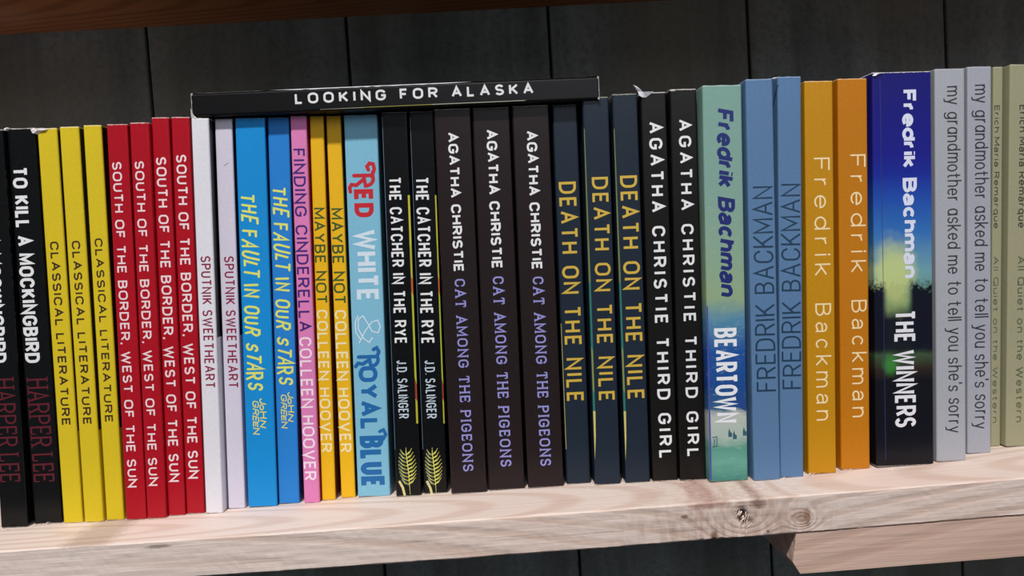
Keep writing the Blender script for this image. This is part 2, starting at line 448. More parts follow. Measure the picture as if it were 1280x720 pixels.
def u_cover(w, d, h, r=.0008, t=.0004, nz=24, seed=0, bow=.0):
    """folded paperback cover: spine and two sides in one wrapped sheet, soft corners"""
    o = [(-w/2, d), (-w/2, d*.5)]
    o += [(-w/2+r-r*math.cos(a), r-r*math.sin(a)) for a in [math.pi/2*i/4 for i in range(5)]]
    o += [(-w/4, -bow*.7), (0, -bow), (w/4, -bow*.7)]
    o += [(w/2-r+r*math.sin(a), r-r*math.cos(a)) for a in [math.pi/2*i/4 for i in range(5)]]
    o += [(w/2, d*.5), (w/2, d)]
    ri = max(r-t, .0001); wi = w-2*t
    i_ = [(-wi/2, d), (-wi/2, d*.5)]
    i_ += [(-wi/2+ri-ri*math.cos(a), t+ri-ri*math.sin(a)) for a in [math.pi/2*i/4 for i in range(5)]]
    i_ += [(-wi/4, t), (0, t), (wi/4, t)]
    i_ += [(wi/2-ri+ri*math.sin(a), t+ri-ri*math.cos(a)) for a in [math.pi/2*i/4 for i in range(5)]]
    i_ += [(wi/2, d*.5), (wi/2, d)]
    ring = o+i_[::-1]; m = len(ring); V = []; Fc = []
    zs = [0, .0006]+[h*i/nz for i in range(1, nz)]+[h-.0006, h]
    rs = random.Random(seed)
    for z in zs:
        e = 1 if 0 < z < h else 0
        for (x, y) in ring:
            s = 1 if e else .992
            V.append((x*s, y+(0 if e else .00012), z+(0 if e else rs.uniform(-.00012, .00012))))
    for k in range(len(zs)-1):
        for j in range(m):
            a = k*m+j; b = k*m+(j+1) % m; Fc.append((a, b, b+m, a+m))
    q = len(o)
    for j in range(q-1):
        Fc.append((j, m-1-j, m-2-j, j+1)); T = (len(zs)-1)*m
        Fc.append((T+j, T+j+1, T+m-2-j, T+m-1-j))
    return V, Fc

class Book:
    def __init__(s, tl, tr, yt, bl, br, yb, label, group, color, rough=.34, wear=.5, grad=None, fixed_h=None, name='book', depth=.128, pz=0, edge=(222, 216, 210)):
        bm_ = hit_floor((bl+br)/2, yb); yd = bm_.y
        a = hit_y(bl, yb, yd); b = hit_y(br, yb, yd); c = hit_y(tl, yt, yd); d = hit_y(tr, yt, yd)
        s.w = ((b.x-a.x)+(d.x-c.x))/2-.00025
        s.base = (a.x+b.x)/2; s.top = (c.x+d.x)/2; zb = sag(s.base); s.h = (c.z+d.z)/2-zb
        s.lean = math.atan2(s.top-s.base, s.h); s.h = s.h/math.cos(s.lean)
        s.px = (tl, tr, yt, bl, br, yb); s.yd = yd; s.depth = min(depth, WALL-.006-yd); s.seed = len(BOOKT)
        s.label, s.group, s.color, s.rough, s.wear, s.grad, s.name, s.edge = label, group, color, rough, wear, grad, name, edge
        s.prints = []; BOOKT.append(s)
    def z(s, py): return s.h*(s.px[5]-py)/(s.px[5]-s.px[2])
    def X(s, u): return (u-.5)*s.w
    def build(s):
        sh = abs(math.sin(s.lean))*s.w/2
        s.root = empty(s.name, (s.base, s.yd, sag(s.base)+sh+.0001), (0, s.lean, 0))
        tag(s.root, s.label, 'book', s.group)
        V, Fc = u_cover(s.w, s.depth, s.h, seed=s.seed)
        c = mesh('cover', V, Fc, cover_mat(s.color, s.rough, s.edge, s.wear, s.h, s.grad, s.seed), s.root)
        from_bm('page_block', box_bm(-s.w/2+.0005, s.w/2-.0005, .0006, s.depth-.0015, .0002, s.h-.0004), page_mat(), s.root)
        for f in s.prints: f(s)
    def flat(s, name, V, Fc, col, lab=None, off=.00005):
        """V in spine coordinates (x, z)"""
        V, Fc = union(V, Fc)
        o = mesh(name, [(v[0], -off, v[1]) for v in V], Fc, ink(col), s.root)
        if lab: o['label'] = lab
        return o
    def text(s, t, y0, y1, u0, u1, col, name='title_lettering', lab=None, up=False, **k):
        def f(s):
            z0, z1 = s.z(y0), s.z(y1); H = abs(u1-u0)*s.w; L = abs(z0-z1)
            V, Fc = stroke_text(t, L, H, **k)
            if not up: Q = [(s.X(u0)+v[1], z0-v[0]) for v in V]
            else: Q = [(s.X(u1)-v[1], z1+v[0]) for v in V]
            s.flat(name, Q, Fc, col, lab)
        s.prints.append(f); return s
    def strip(s, name, pts, col, lab=None, off=.00003):
        """polygon given as (u, image row) pairs along the spine"""
        def f(s):
            s.flat(name, [(s.X(u), s.z(y)) for u, y in pts], [tuple(range(len(pts)))], col, lab, off)
        s.prints.append(f); return s
    def lines(s, name, polys, wd, col, lab=None, rnd=True, off=.00006, taper=0):
        def f(s):
            V = []; Fc = []
            for pl in polys: ribbon([(s.X(u), s.z(y)) for u, y in pl], wd, V, Fc, rnd, taper)
            s.flat(name, V, Fc, col, lab, off)
        s.prints.append(f); return s
WHITE = (238, 238, 240)

# black paperbacks at the far left
for i, (g, lab) in enumerate([((-32, 4, 163, 1, 35, 660), 'black paperback at the far left end of the row, half cut off by the frame'),
                              ((6, 45, 161, 43, 77, 655), 'black paperback with white title and dark red name beside the yellow books')]):
    b = Book(*g, lab, 'black paperbacks at the left end', (11, 12, 13), .24, .7)
    b.text('TO KILL A MOCKINGBIRD', 208, 451, .10, .62, WHITE, lab='bold white title', wt=.20, gap=.13, space=.24)
    b.text('HARPER LEE', 471, 602, .10, .84, (98, 24, 38), 'author_lettering', 'dark red author name', wt=.09, gap=.16, space=.25, serif=True)
# yellow
for i, (g, y0, y1) in enumerate([((46, 71, 161, 79, 104, 654), 300, 530), ((74, 98, 159, 105, 130, 653), 299, 529), ((104, 126, 157, 132, 156, 650.5), 296, 526)]):
    lab = ['yellow paperback next to the black books, first of the three yellow ones at left',
           'middle of the three yellow paperbacks near the left end of the row',
           'yellow paperback touching the first red book, last of the three yellow ones'][i]
    Book(*g, lab, 'yellow paperbacks near the left end', (216, 190, 32), .5, .5).text(
        'CLASSICAL LITERATURE', y0, y1, .26, .71, (60, 40, 18), lab='dark brown title', wt=.19, gap=.20, space=.30)
# red
for i, (g, y0, y1, u0, u1) in enumerate([((132, 160, 156, 158, 183, 650), 202, 609, .18, .63), ((161, 187, 154, 184, 208, 648.5), 201, 607, .18, .66),
                                 ((188.5, 211, 147.5, 209.5, 232, 645), 196, 602, .17, .76), ((213, 237, 147, 233, 256, 642.5), 193, 598, .2, .76)]):
    lab = ['dark red paperback beside the last yellow book, shortest with the next one',
           'second dark red paperback from the yellow books',
           'third dark red paperback from the yellow books, standing a little taller than the second',
           'dark red paperback touching the white books, last of the four red ones'][i]
    Book(*g, lab, 'red paperbacks', (172, 14, 32), .34, .6).text(
        'SOUTH OF THE BORDER, WEST OF THE SUN', y0, y1, u0, u1, (246, 222, 226), lab='pale pink title', wt=.17, gap=.19, space=.32)
# white
for i, (g, y0, y1, u0, u1) in enumerate([((238.5, 261, 148.5, 257, 279, 642), 318, 483, .24, .82), ((268, 290, 149, 285, 307, 636), 318, 483, .26, .84)]):
    lab = ['white paperback touching the red books under the left end of the lying book',
           'white paperback set back between its twin and the blue books'][i]
    b = Book(*g, lab, 'white paperbacks', (226, 224, 232) if i == 0 else (212, 206, 222), .4, .3, edge=(190, 186, 190))
    b.text('SPUTNIK SWEETHEART', y0, y1, u0, u1, (142, 30, 66), lab='crimson title', wt=.15, gap=.19, space=.3)
    if i == 1: b.lines('ink_mark', [[(.45, 206), (.7, 203)]], .00012, (120, 118, 160), 'small pen mark')
# blue hand lettered
for i, g in enumerate([(293, 331, 145, 310, 347, 634), (334, 361, 144, 348, 375, 630)]):
    u0, u1 = ((.10, .62), (.13, .82))[i]; y0, y1 = ((238, 484), (229, 477))[i]
    b = Book(*g, ['bright sky blue paperback with yellow brush title, the wider of the two', 'narrower mid blue paperback with yellow brush title next to the pink book'][i],
             'blue brush lettered paperbacks', ((22, 140, 212), (40, 128, 208))[i], .36, .3)
    b.text('THE FAULT IN OUR STARS', y0, y1, u0, u1, (226, 232, 110), lab='pale yellow brush title', wt=.15, gap=.20, space=.42, slant=.16, rnd=True, hand=.42, seed=3)
    j0 = ((495, 541), (487, 533))[i]; uu = (((.50, .72), (.26, .46)), ((.56, .84), (.24, .5)))[i]
    b.text('JoHN', j0[0], j0[1]-9, uu[0][0], uu[0][1], (236, 226, 96), 'author_lettering', 'small yellow scrawled name', wt=.17, gap=.12, rnd=True, hand=.4, seed=5, slant=.2)
    b.text('GREEN', j0[0]+3, j0[1], uu[1][0], uu[1][1], (236, 226, 96), 'author_lettering', 'small yellow scrawled name', wt=.17, gap=.12, rnd=True, hand=.4, seed=6, slant=.2)
# pink
def side_panel(c, f0, f1, lab):
    def f(s):
        x = s.w/2+.00005
        o = mesh('cover_panel', [(x, .0009, f0*s.h), (x, s.depth, f0*s.h), (x, s.depth, f1*s.h), (x, .0009, f1*s.h)], [(0, 1, 2, 3)], ink(c), s.root); o['label'] = lab
    return f
for q in BOOKT:
    if q.group == 'yellow paperbacks near the left end': q.prints.append(side_panel((30, 14, 12), .235, .996, 'near black cover side'))
    if q.group == 'white paperbacks': q.prints.append(side_panel((14, 14, 16), .45, .998, 'black cover side'))
    if q.group == 'blue brush lettered paperbacks': q.prints.append(side_panel((16, 40, 96), .002, .998, 'navy cover side'))
b = Book(361, 384, 143, 381, 399, 629, 'slim pink paperback with purple and white lettering and crimson cover side', None, (222, 128, 184), .38, .4)
b.text('FINDING CINDERELLA', 183, 411, .08, .84, (66, 26, 118), lab='purple title', wt=.155, gap=.19, space=.32)
b.text('COLLEEN HOOVER', 418, 600, .06, .84, (250, 226, 240), 'author_lettering', 'white author name', wt=.155, gap=.17, space=.3)
def pink_side(s):
    o = mesh('cover_panel', [(s.w/2+.00006, .0012, .0002), (s.w/2+.00006, s.depth, .0002), (s.w/2+.00006, s.depth, s.h-.0002), (s.w/2+.00006, .0012, s.h-.0002)],
             [(0, 1, 2, 3)], ink((176, 18, 62)), s.root); o['label'] = 'crimson cover side'
b.prints.append(pink_side)
# amber
for i, g in enumerate([(385.5, 405, 142, 403, 419, 625.5), (406, 426.5, 141, 427, 444, 622.5)]):
    b = Book(*g, ['narrow amber yellow paperback touching the pink book', 'narrow amber yellow paperback touching the light blue book'][i],
             'amber paperbacks', (236, 182, 26), .4, .3, edge=(240, 225, 180))
    b.prints.append(side_panel(((96, 24, 20), (28, 26, 24))[i], .002, .998, 'dark cover side'))
    b.text('MAYBE NOT', 255, 375, .06, .86, (58, 88, 34), lab='green title', wt=.16, gap=.18, space=.32)
    b.text('COLLEEN HOOVER', 383, 564, .06, .86, (248, 232, 180), 'author_lettering', 'cream author name', wt=.165, gap=.17, space=.3)
# light blue, display lettering
b = Book(427.5, 473, 139, 448.5, 487, 621, 'light blue paperback with big red, white and dark blue display title', None, (128, 188, 214), .36, .3)
RED = (198, 24, 40); RB = (24, 104, 170); OW = (216, 232, 244)
b.text('ED', 231, 266, .22, .80, RED, lab='red word', wt=.24, gap=.12)
b.lines('title_lettering', [[(.24, 214), (.80, 214)], [(.78, 216)]+[(.58+.24*math.sin(math.radians(a)), 218-9*math.cos(math.radians(a))) for a in range(60, 181, 15)]+[(.54, 216)],
                            [(.80, 214), (.86, 206), (.83, 200), (.72, 199), (.64, 203), (.68, 207)],
                            [(.52, 219), (.30, 226), (.16, 225), (.10, 229), (.12, 234)]], .0009, RED, 'red curled capital')
b.text('WHITE', 282, 372, .20, .86, OW, lab='white word', wt=.19, gap=.12)
b.lines('ampersand', [[(.22, 424), (.40, 410), (.62, 398), (.80, 396), (.88, 404), (.80, 412), (.62, 410), (.50, 400), (.36, 390), (.22, 394), (.20, 406), (.34, 418), (.52, 424), (.62, 418)],
                      [(.20, 390), (.12, 398), (.12, 410), (.26, 420)]], .00028, OW, 'white outline ampersand')
b.text('OYAL', 454, 536, .16, .74, RB, lab='dark blue word', wt=.22, gap=.12)
b.lines('title_lettering', [[(.18, 442), (.74, 442)], [(.74, 442)]+[(.55+.22*math.sin(math.radians(a)), 446-8*math.cos(math.radians(a))) for a in range(60, 181, 15)]+[(.50, 444)],
                            [(.74, 442), (.80, 436), (.74, 431), (.64, 433)], [(.50, 446), (.30, 451), (.16, 450), (.08, 454)]], .0009, RB, 'dark blue curled capital')
b.text('BLUE', 543, 610, .12, .84, RB, lab='dark blue word', wt=.22, gap=.12)
b.lines('title_lettering', [[(.84, 548), (.92, 542), (.86, 536), (.74, 538)]], .0008, RB, 'dark blue swash')
# black with wheat
for i, g in enumerate([(475, 510, 137, 496, 526, 620.5), (512, 541, 136, 528.5, 561, 617)]):
    b = Book(*g, ['black paperback with wheat ear at its foot touching the light blue book', 'black paperback with wheat ear at its foot touching the plain dark brown books'][i],
             'black wheat ear paperbacks', (7, 8, 11), .28, .5)
    uu = ((.18, .66), (.14, .68))[i]; ua = ((.22, .62), (.24, .66))[i]
    b.text('THE CATCHER IN THE RYE', 217, 426, uu[0], uu[1], WHITE, lab='white title', wt=.155, gap=.19, space=.32)
    b.text('J.D. SALINGER', 447, 521, ua[0], ua[1], (196, 212, 226), 'author_lettering', 'pale author name', wt=.13, gap=.18, space=.3)
    e0, e1 = (.91, .985) if i == 0 else (.93, .985)
    b.strip('cover_print', [(e0, 240), (e1, 240), (e1, 300), (e0, 305)], (196, 190, 50), 'yellow edge of the cover picture')
    b.strip('cover_print', [(e0, 305), (e1, 300), (e1, 345), (e0, 342)], (178, 172, 48), 'yellow edge of the cover picture')
    b.strip('cover_print', [(e0, 342), (e1, 345), (e1, 366), (e0, 360)], (186, 92, 30), 'orange edge of the cover picture')
    b.strip('cover_print', [(e0, 360), (e1, 366), (e1, 478), (e0, 470)], (176, 184, 44), 'yellow edge of the cover picture')
    b.strip('cover_print', [(e0, 470), (e1, 478), (e1, 500), (e0, 496)], (150, 60, 30), 'red edge of the cover picture')
    b.strip('cover_print', [(e0, 496), (e1, 500), (e1, 528), (e0, 528)], (180, 178, 50), 'yellow edge of the cover picture')
    b.lines('spine_crease', [[(.03, 142), (.035, 380), (.03, 560)]], .00011, (92, 118, 140), rnd=False)
    ax = .50 if i == 0 else .46; top = 558; lines_ = [[(ax+.06, 618), (ax+.03, 590), (ax-.04, 565), (ax-.04, 559)]]
    dk = []
    for q in range(9):
        y = 568+q*4.7; cx = ax-.04+.07*(q/9); sp = .17+.17*math.sin(math.pi*(q+1)/11)
        lines_.append([(cx, y), (cx+sp*.55, y-2.5), (cx+sp, y-8)]); dk.append([(cx, y), (cx-sp*.55, y-2), (cx-sp, y-7)])
        lines_.append([(cx, y-1), (cx+sp*.3, y-2.2), (cx+sp*.5, y-4)])
    b.lines('wheat_ear_print', lines_+dk, .00022, (222, 220, 104), 'yellow printed wheat ear', taper=.7)
    b.lines('wheat_leaf_print', [[(.16, 602), (.28, 610), (.34, 619)]], .0006, (218, 206, 140), 'pale printed leaf')
    b.lines('wheat_ear_shade', [[(a[0][0]-.02, a[0][1]+1.2), (a[1][0]-.02, a[1][1]+1.6), (a[2][0]-.02, a[2][1]+1)] for a in dk], .00006, (120, 150, 170), rnd=False, off=.00004)
# plain dark brown
for i, (g, y0, y1, y2, y3, u0, u1) in enumerate([((541.5, 588, 134, 564, 609, 617), 163, 336, 345, 589, .35, .63), ((589, 637, 131, 611, 656, 612.5), 158, 331, 341, 583, .35, .64),
                                         ((638, 687, 128, 661, 704, 609.5), 159, 332, 341, 582, .36, .65)]):
    lab = ['dark brown black paperback with lavender serif title touching the wheat ear books', 'middle of the three wide dark brown paperbacks with lavender serif title',
           'dark brown black paperback with lavender serif title touching the gold lettered books'][i]
    b = Book(*g, lab, 'dark brown paperbacks with lavender titles', (34, 24, 25), .32, .6)
    b.text('AGATHA CHRISTIE', y0, y1, u0, u1, WHITE, 'author_lettering', 'white author name', wt=.2, gap=.15, space=.26)
    b.text('CAT AMONG THE PIGEONS', y2, y3, u0+.01, u1+.02, (150, 148, 214), lab='lavender serif title', wt=.15, gap=.26, space=.40, serif=True)
# slate with gold title
for i, (g, y0, y1, u0, u1) in enumerate([((689, 722, 128, 709, 738, 605), 223, 500, .14, .84), ((726.5, 762, 122, 744.5, 775, 606), 220, 500, .26, .88), ((764.5, 797, 118, 782, 813, 603.5), 218, 498, .2, .88)]):
    lab = ['slate blue paperback with gold title standing back beside the brown books', 'slate blue paperback with gold title, middle of its three and lowest on the shelf',
           'slate blue paperback with gold title touching the tall black books'][i]
    b = Book(*g, lab, 'slate paperbacks with gold titles', (28, 40, 54), .34, .55, edge=(190, 190, 170))
    b.text('DEATH ON THE NILE', y0, y1, u0, u1, (214, 178, 66), lab='gold title', wt=.15, gap=.26, space=.42)
    if i:
        b.strip('cover_print', [(.02, 160), (.05, 160), (.09, 350), (.02, 350)], (112, 124, 70), 'olive edge of the cover picture')
        b.strip('cover_print', [(.02, 350), (.09, 350), (.10, 430), (.10, 512), (.02, 512)], (40, 116, 104), 'teal edge of the cover picture')
        b.strip('cover_print', [(.03, 430), (.08, 436), (.09, 490), (.04, 484)], (150, 146, 60), None, .00005)
        b.strip('cover_print', [(.02, 512), (.11, 512), (.09, 545), (.03, 574)], (206, 196, 112), 'pale yellow edge of the cover picture')
    else:
        b.lines('cover_print', [[(.02, 400), (.03, 560)]], .00015, (176, 168, 96), rnd=False)
# tall black with white title
for i, (g, y0, y1, u0, u1) in enumerate([((799, 834, 116, 817, 847, 601.5), 152, 573, .28, .80), ((835.5, 873, 112, 851.5, 883, 600.5), 149, 571, .29, .76)]):
    b = Book(*g, ['black paperback with white spaced title and torn top touching the slate books', 'black paperback with white spaced title touching the sage green book'][i],
             'tall black paperbacks with white titles', (19, 17, 15), .32, .8)
    b.text('AGATHA CHRISTIE THIRD GIRL', y0, y1, u0, u1, WHITE, lab='white title', wt=.18, gap=.36, space=.5)
# sage painted
def beartown(n, col, h):
    f = n.math('ADD', n.math('DIVIDE', n.z, h), n.math('MULTIPLY', n.math('SUBTRACT', n.noise(90, 4, .6, (1, 1, 2.2)), .5), .05))
    cr = n.n('ShaderNodeValToRGB'); n.l(f, cr.inputs[0]); e = cr.color_ramp.elements
    st = [(0, (78, 150, 138)), (.05, (120, 188, 170)), (.085, (104, 172, 152)), (.11, (190, 212, 200)), (.17, (212, 218, 208)), (.187, (60, 110, 150)),
          (.24, (30, 84, 160)), (.33, (34, 92, 176)), (.41, (96, 156, 190)), (.47, (166, 194, 150)), (.56, (158, 192, 164)), (.75, (146, 186, 172)), (1, (140, 184, 172))]
    e[0].position, e[0].color = st[0][0], lin(st[0][1]); e[1].position, e[1].color = st[-1][0], lin(st[-1][1])
    for p, c in st[1:-1]:
        q = e.new(p); q.color = lin(c)
    dirt = n.rng(n.noise(260, 3, .6, (1, 1, 3)), .55, .75, 0, .35)
    return n.mix(.24, n.mix(dirt, cr.outputs[0], lin((190, 214, 214))), lin((20, 22, 26)))
b = Book(877, 927, 107.5, 886, 936, 602, 'sage green and blue painted paperback with navy slanted name and white title', None, (146, 188, 172), .34, .3, grad=beartown)
b.text('Fredrik Bachman', 135, 367, .34, .78, (18, 34, 112), 'author_lettering', 'navy slanted author name', wt=.225, gap=.05, space=.26, slant=.2)
b.text('BEARTOWN', 408, 528, .18, .76, (240, 242, 248), lab='white title', wt=.155, gap=.13)
b.strip('cover_print', [(.0, 380), (.035, 380), (.05, 600), (.0, 600)], (74, 74, 160), 'violet blue edge of the cover picture')
b.strip('painted_treeline', [(.50, 500), (.58, 492), (.66, 499), (.74, 488), (.80, 496), (.88, 490), (.97, 500), (.97, 514), (.8, 508), (.6, 512), (.50, 508)], (28, 70, 140), 'painted dark trees')
for (u, y) in ((.50, 540), (.62, 543), (.88, 539)):
    b.strip('painted_hut', [(u, y+6), (u, y), (u+.03, y-5), (u+.06, y), (u+.10, y+1), (u+.10, y+6)], (52, 96, 108), 'tiny painted house')
b.lines('painted_hut', [[(.08, 546), (.20, 545), (.20, 557), (.08, 558)], [(.14, 548), (.13, 557)]], .0002, (50, 92, 96), 'tiny painted frame house', rnd=False)
# sky blue
for i, g in enumerate([(930, 968, 99.5, 944, 974.5, 600.5), (970.5, 1003, 96.5, 976.5, 1004, 597)]):
    b = Book(*g, ['plain sky blue paperback touching the sage green painted book', 'plain sky blue paperback touching the orange books'][i], 'sky blue paperbacks', (90, 124, 163), .42, .4, edge=(190, 205, 225))
    b.text('FREDRIK BACKMAN', (231, 228)[i], (488, 485)[i], (.16, .10)[i], (.90, .92)[i], (24, 58, 84), 'author_lettering', 'thin dark blue author name reading upwards', up=True, wt=.095, gap=.18, space=.34, hand=.05, rnd=True)
# orange
for i, g in enumerate([(1004.5, 1042, 102, 1011, 1045.5, 592.5), (1045.5, 1085.5, 99, 1052.5, 1087, 587)]):
    b = Book(*g, ['orange yellow paperback touching the sky blue books', 'deeper orange paperback touching the thick navy book'][i], 'orange paperbacks', ((194, 136, 14), (192, 118, 12))[i], .42, .5, edge=(240, 215, 170))
    u0, u1 = ((.30, .86), (.40, .92))[i]; d = (0, -4)[i]
    b.text('Fredrik', 196+d, 342+d, u0, u1, (252, 226, 176), 'author_lettering', 'thin cream author name', wt=.10, gap=.36, rnd=True)
    b.text('Backman', 377+d, 525+d, u0, u1, (252, 226, 176), 'author_lettering', 'thin cream author name', wt=.10, gap=.34, rnd=True)
# thick navy landscape
def winners(n, col, h):
    f = n.math('ADD', n.math('DIVIDE', n.z, h), n.math('MULTIPLY', n.math('SUBTRACT', n.noise(70, 4, .6), .5), .03))
    cr = n.n('ShaderNodeValToRGB'); n.l(f, cr.inputs[0]); e = cr.color_ramp.elements
    st = [(0, (14, 15, 24)), (.22, (16, 18, 26)), (.25, (46, 36, 32)), (.285, (62, 84, 58)), (.30, (26, 30, 36)), (.38, (22, 26, 36)), (.42, (110, 150, 110)), (.50, (110, 160, 172)), (.60, (52, 112, 184)), (.68, (36, 80, 172)), (.745, (28, 44, 150)), (.80, (30, 32, 136)), (1, (30, 28, 112))]
    e[0].position, e[0].color = st[0][0], lin(st[0][1]); e[1].position, e[1].color = st[-1][0], lin(st[-1][1])
    for p, c in st[1:-1]:
        q = e.new(p); q.color = lin(c)
    c = n.mix(n.math('MULTIPLY', n.blob(-.005, .49*h, .0095, .0155, .5, .9, 140), .8), cr.outputs[0], lin((205, 215, 130)))
    c = n.mix(n.math('MULTIPLY', n.blob(-.007, .262*h, .0035, .0045, .6, .8, 200), .8), c, lin((60, 140, 60)))
    tr = n.math('MULTIPLY', n.rng(n.math('ADD', f, n.math('MULTIPLY', n.noise(420, 3, .7), .10)), .50, .53, 1, 0), n.rng(n.math('ADD', f, n.math('MULTIPLY', n.noise(200, 3), .05)), .31, .34))
    side = n.rng(n.math('ABSOLUTE', n.math('ADD', n.x, .003)), .0045, .008, .15, 1)
    return n.mix(n.math('MULTIPLY', tr, side), c, lin((16, 20, 34)))
b = Book(1088, 1166, 91, 1097, 1166.5, 583, 'thick navy paperback with a dusk landscape spine and white lettering', None, (28, 28, 112), .24, .8, grad=winners)
b.text('Fredrik Bachman', 113, 346, .50, .74, (226, 230, 250), 'author_lettering', 'white author name', wt=.235, gap=.05, space=.28)
b.text('THE WINNERS', 386, 534, .33, .69, (236, 236, 242), lab='white condensed title', wt=.155, gap=.13, space=.20)
b.lines('spine_crease', [[(.13, 100), (.15, 340), (.16, 575)]], .00013, (50, 54, 110), rnd=False)
# pale grey
for i, g in enumerate([(1167.5, 1207, 86.5, 1171.5, 1207.5, 577), (1209, 1240, 84, 1209.5, 1239, 567)]):
    u0, u1 = ((.40, .86), (.30, .88))[i]; b = Book(*g, ['pale grey paperback with thin hand lettering touching the thick navy book', 'pale grey paperback with thin hand lettering touching the olive cream books'][i],
             'pale grey hand lettered paperbacks', ((168, 170, 178), (164, 166, 177))[i], .45, .3, edge=(170, 170, 172))
    b.text("my grandmother asked me to tell you she's sorry", (108, 106)[i], (541, 536)[i], u0, u1, (52, 50, 60), lab='thin grey hand lettered title', wt=.095, gap=.15, space=.34, alt=True, hand=.10, rnd=True, seed=9)
# olive cream
for i, g in enumerate([(1240.5, 1258.5, 84, 1239.5, 1253, 558), (1259.5, 1297, 81.5, 1254, 1291, 558.5)]):
    u0, u1 = ((.12, .66), (.36, .62), (.36, .62))[i]
    b = Book(*g, ['narrow olive cream paperback touching the pale grey books', 'olive cream paperback cut by the right edge of the frame'][i],
             'olive cream paperbacks', (156, 153, 124), .45, .3, edge=(200, 198, 180))
    b.text('Erich Maria Remarque', 131, 283, u0, u1, (58, 58, 46), 'author_lettering', 'dark author name', wt=.15, gap=.17, space=.26, alt=False)
    b.text('All Quiet on the Western', 318, 528, u0, u1, (84, 96, 70), lab='grey green title', wt=.15, gap=.2, space=.36)

# the lying book rests on the tops, so find its plane first
YA = -.0135
A0 = hit_y(240.5, 146.5, YA); A1 = hit_y(749.5, 124.5, YA); A2 = hit_y(238.5, 117.5, YA); A3 = hit_y(749.5, 95, YA)
tilt = math.atan2(A1.z-A0.z, A1.x-A0.x)
def bottom(x): return A0.z+(x-A0.x)*math.tan(tilt)
for b in BOOKT:
    if 236 < b.px[0] < 690:
        lim = bottom(b.top)-sag(b.base)-abs(math.sin(b.lean))*b.w-.0006
        over = b.px[0] < 735
        if b.h*math.cos(b.lean) > lim: b.h = lim/math.cos(b.lean)
for i in range(1, len(BOOKT)):                                   # slim any book that would press into its neighbour
    a, b = BOOKT[i-1], BOOKT[i]
    for (xa, xb) in ((a.base, b.base), (a.top, b.top)):
        ov = (xa+a.w/2)-(xb-b.w/2)+.00008
        if ov > 0: a.w -= ov/2; b.w -= ov/2; a.base -= ov/4; a.top -= ov/4; b.base += ov/4; b.top += ov/4
for i, b in enumerate(BOOKT):
    print('BOOK', i, 'y%.4f w%.4f h%.4f lean%.2f x%.4f/%.4f' % (b.yd, b.w, b.h, math.degrees(b.lean), b.base, b.top))
    b.build()

# ------------------------------------------------------------------ book lying on top of the row
LL = (A1-A0).length; TT = ((A2-A0).length+(A3-A1).length)/2
root = empty('book', A0+Vector((0, 0, .0001)), (0, -tilt, 0))
tag(root, 'black paperback lying flat on top of the row with white spaced capital title', 'book')
V, Fc = u_cover(TT, .126, LL, r=.0012, seed=77, nz=50)          # spine runs along local z, then turned to lie down
rot = lambda v: (v[2], v[1], v[0]+TT/2)
cm = cover_mat((9, 9, 10), .34, (200, 200, 195), .0, LL)
cv = mesh('cover', [rot(v) for v in V], [f[::-1] for f in Fc], cm, root)
from_bm('page_block', box_bm(.0003, LL-.0003, .0006, .1245, .0005, TT-.0005), page_mat(), root)
def lying(px, py):
    p = hit_y(px, py, YA)-A0; c, s = math.cos(tilt), math.sin(tilt)
    return (p.x*c+p.z*s, -p.x*s+p.z*c)
def lay(name, V, Fc, col, lab, off=.00006):
    V, Fc = union(V, Fc)
    o = mesh(name, [(v[0], -off, v[1]) for v in V], Fc, ink(col), root); o['label'] = lab
p0_ = lying(369, 130.5); p1_ = lying(667, 117.5); top_ = lying(369, 116.8)
V, Fc = stroke_text('LOOKING FOR ALASKA', p1_[0]-p0_[0], top_[1]-p0_[1], wt=.20, gap=.44, space=.55)
sl = (p1_[1]-p0_[1])/(p1_[0]-p0_[0])
lay('title_lettering', [(p0_[0]+v[0], p0_[1]+v[1]+v[0]*sl) for v in V], Fc, (228, 228, 230), 'white spaced title')
def poly(name, pts, col, lab, off=.00004):
    q = [lying(x, y) for x, y in pts]
    q = [(min(max(a, .0003), LL-.0003), min(max(b, .0009), TT-.0009)) for a, b in q]
    lay(name, q, [tuple(range(len(q)))], col, lab, off)
poly('cover_print', [(329, 140.6), (400, 137.5), (400, 141), (360, 143), (329, 142)], (176, 178, 170), 'pale edge of the cover picture')
poly('cover_print', [(400, 137), (455, 134.3), (455, 138.4), (400, 140.5)], (188, 184, 160), 'pale edge of the cover picture')
poly('cover_print', [(455, 134.2), (540, 130.4), (540, 134.6), (455, 138.4)], (150, 146, 60), 'yellow edge of the cover picture')
poly('cover_print', [(540, 130.4), (658, 125.4), (655, 127.5), (540, 134.6)], (176, 176, 158), 'pale edge of the cover picture')
# thin worn line where the back cover turns over the top of the spine, and bruised ends
def edge_line(px0, py0, px1, py1, z, wd, col, lab):
    a, b_ = lying(px0, py0)[0], lying(px1, py1)[0]; n = 40; V = []; Fc = []
    for i in range(n+1):
        x = a+(b_-a)*i/n; e = wd*(.6+.5*noise.noise(Vector((x*400, 1, 1))))*(min(1, 8*min(i, n-i)/n)+.15)
        V += [(x, -.00012, z-e), (x, .0005, z+.00006), (x, .0013, z+.00006)]
        if i: k = 3*i; Fc += [(k-3, k, k+1, k-2), (k-2, k+1, k+2, k-1)]
    o = mesh('worn_edge', V, Fc, ink(col), root); o['label'] = lab
edge_line(337, 110, 592, 100, TT, .0006, (214, 212, 220), 'pale worn edge line')
edge_line(240, 118, 335, 113, TT, .0003, (100, 100, 98), 'grey worn edge line')
edge_line(592, 100, 749, 94, TT, .0002, (72, 60, 58), 'faint worn edge line')
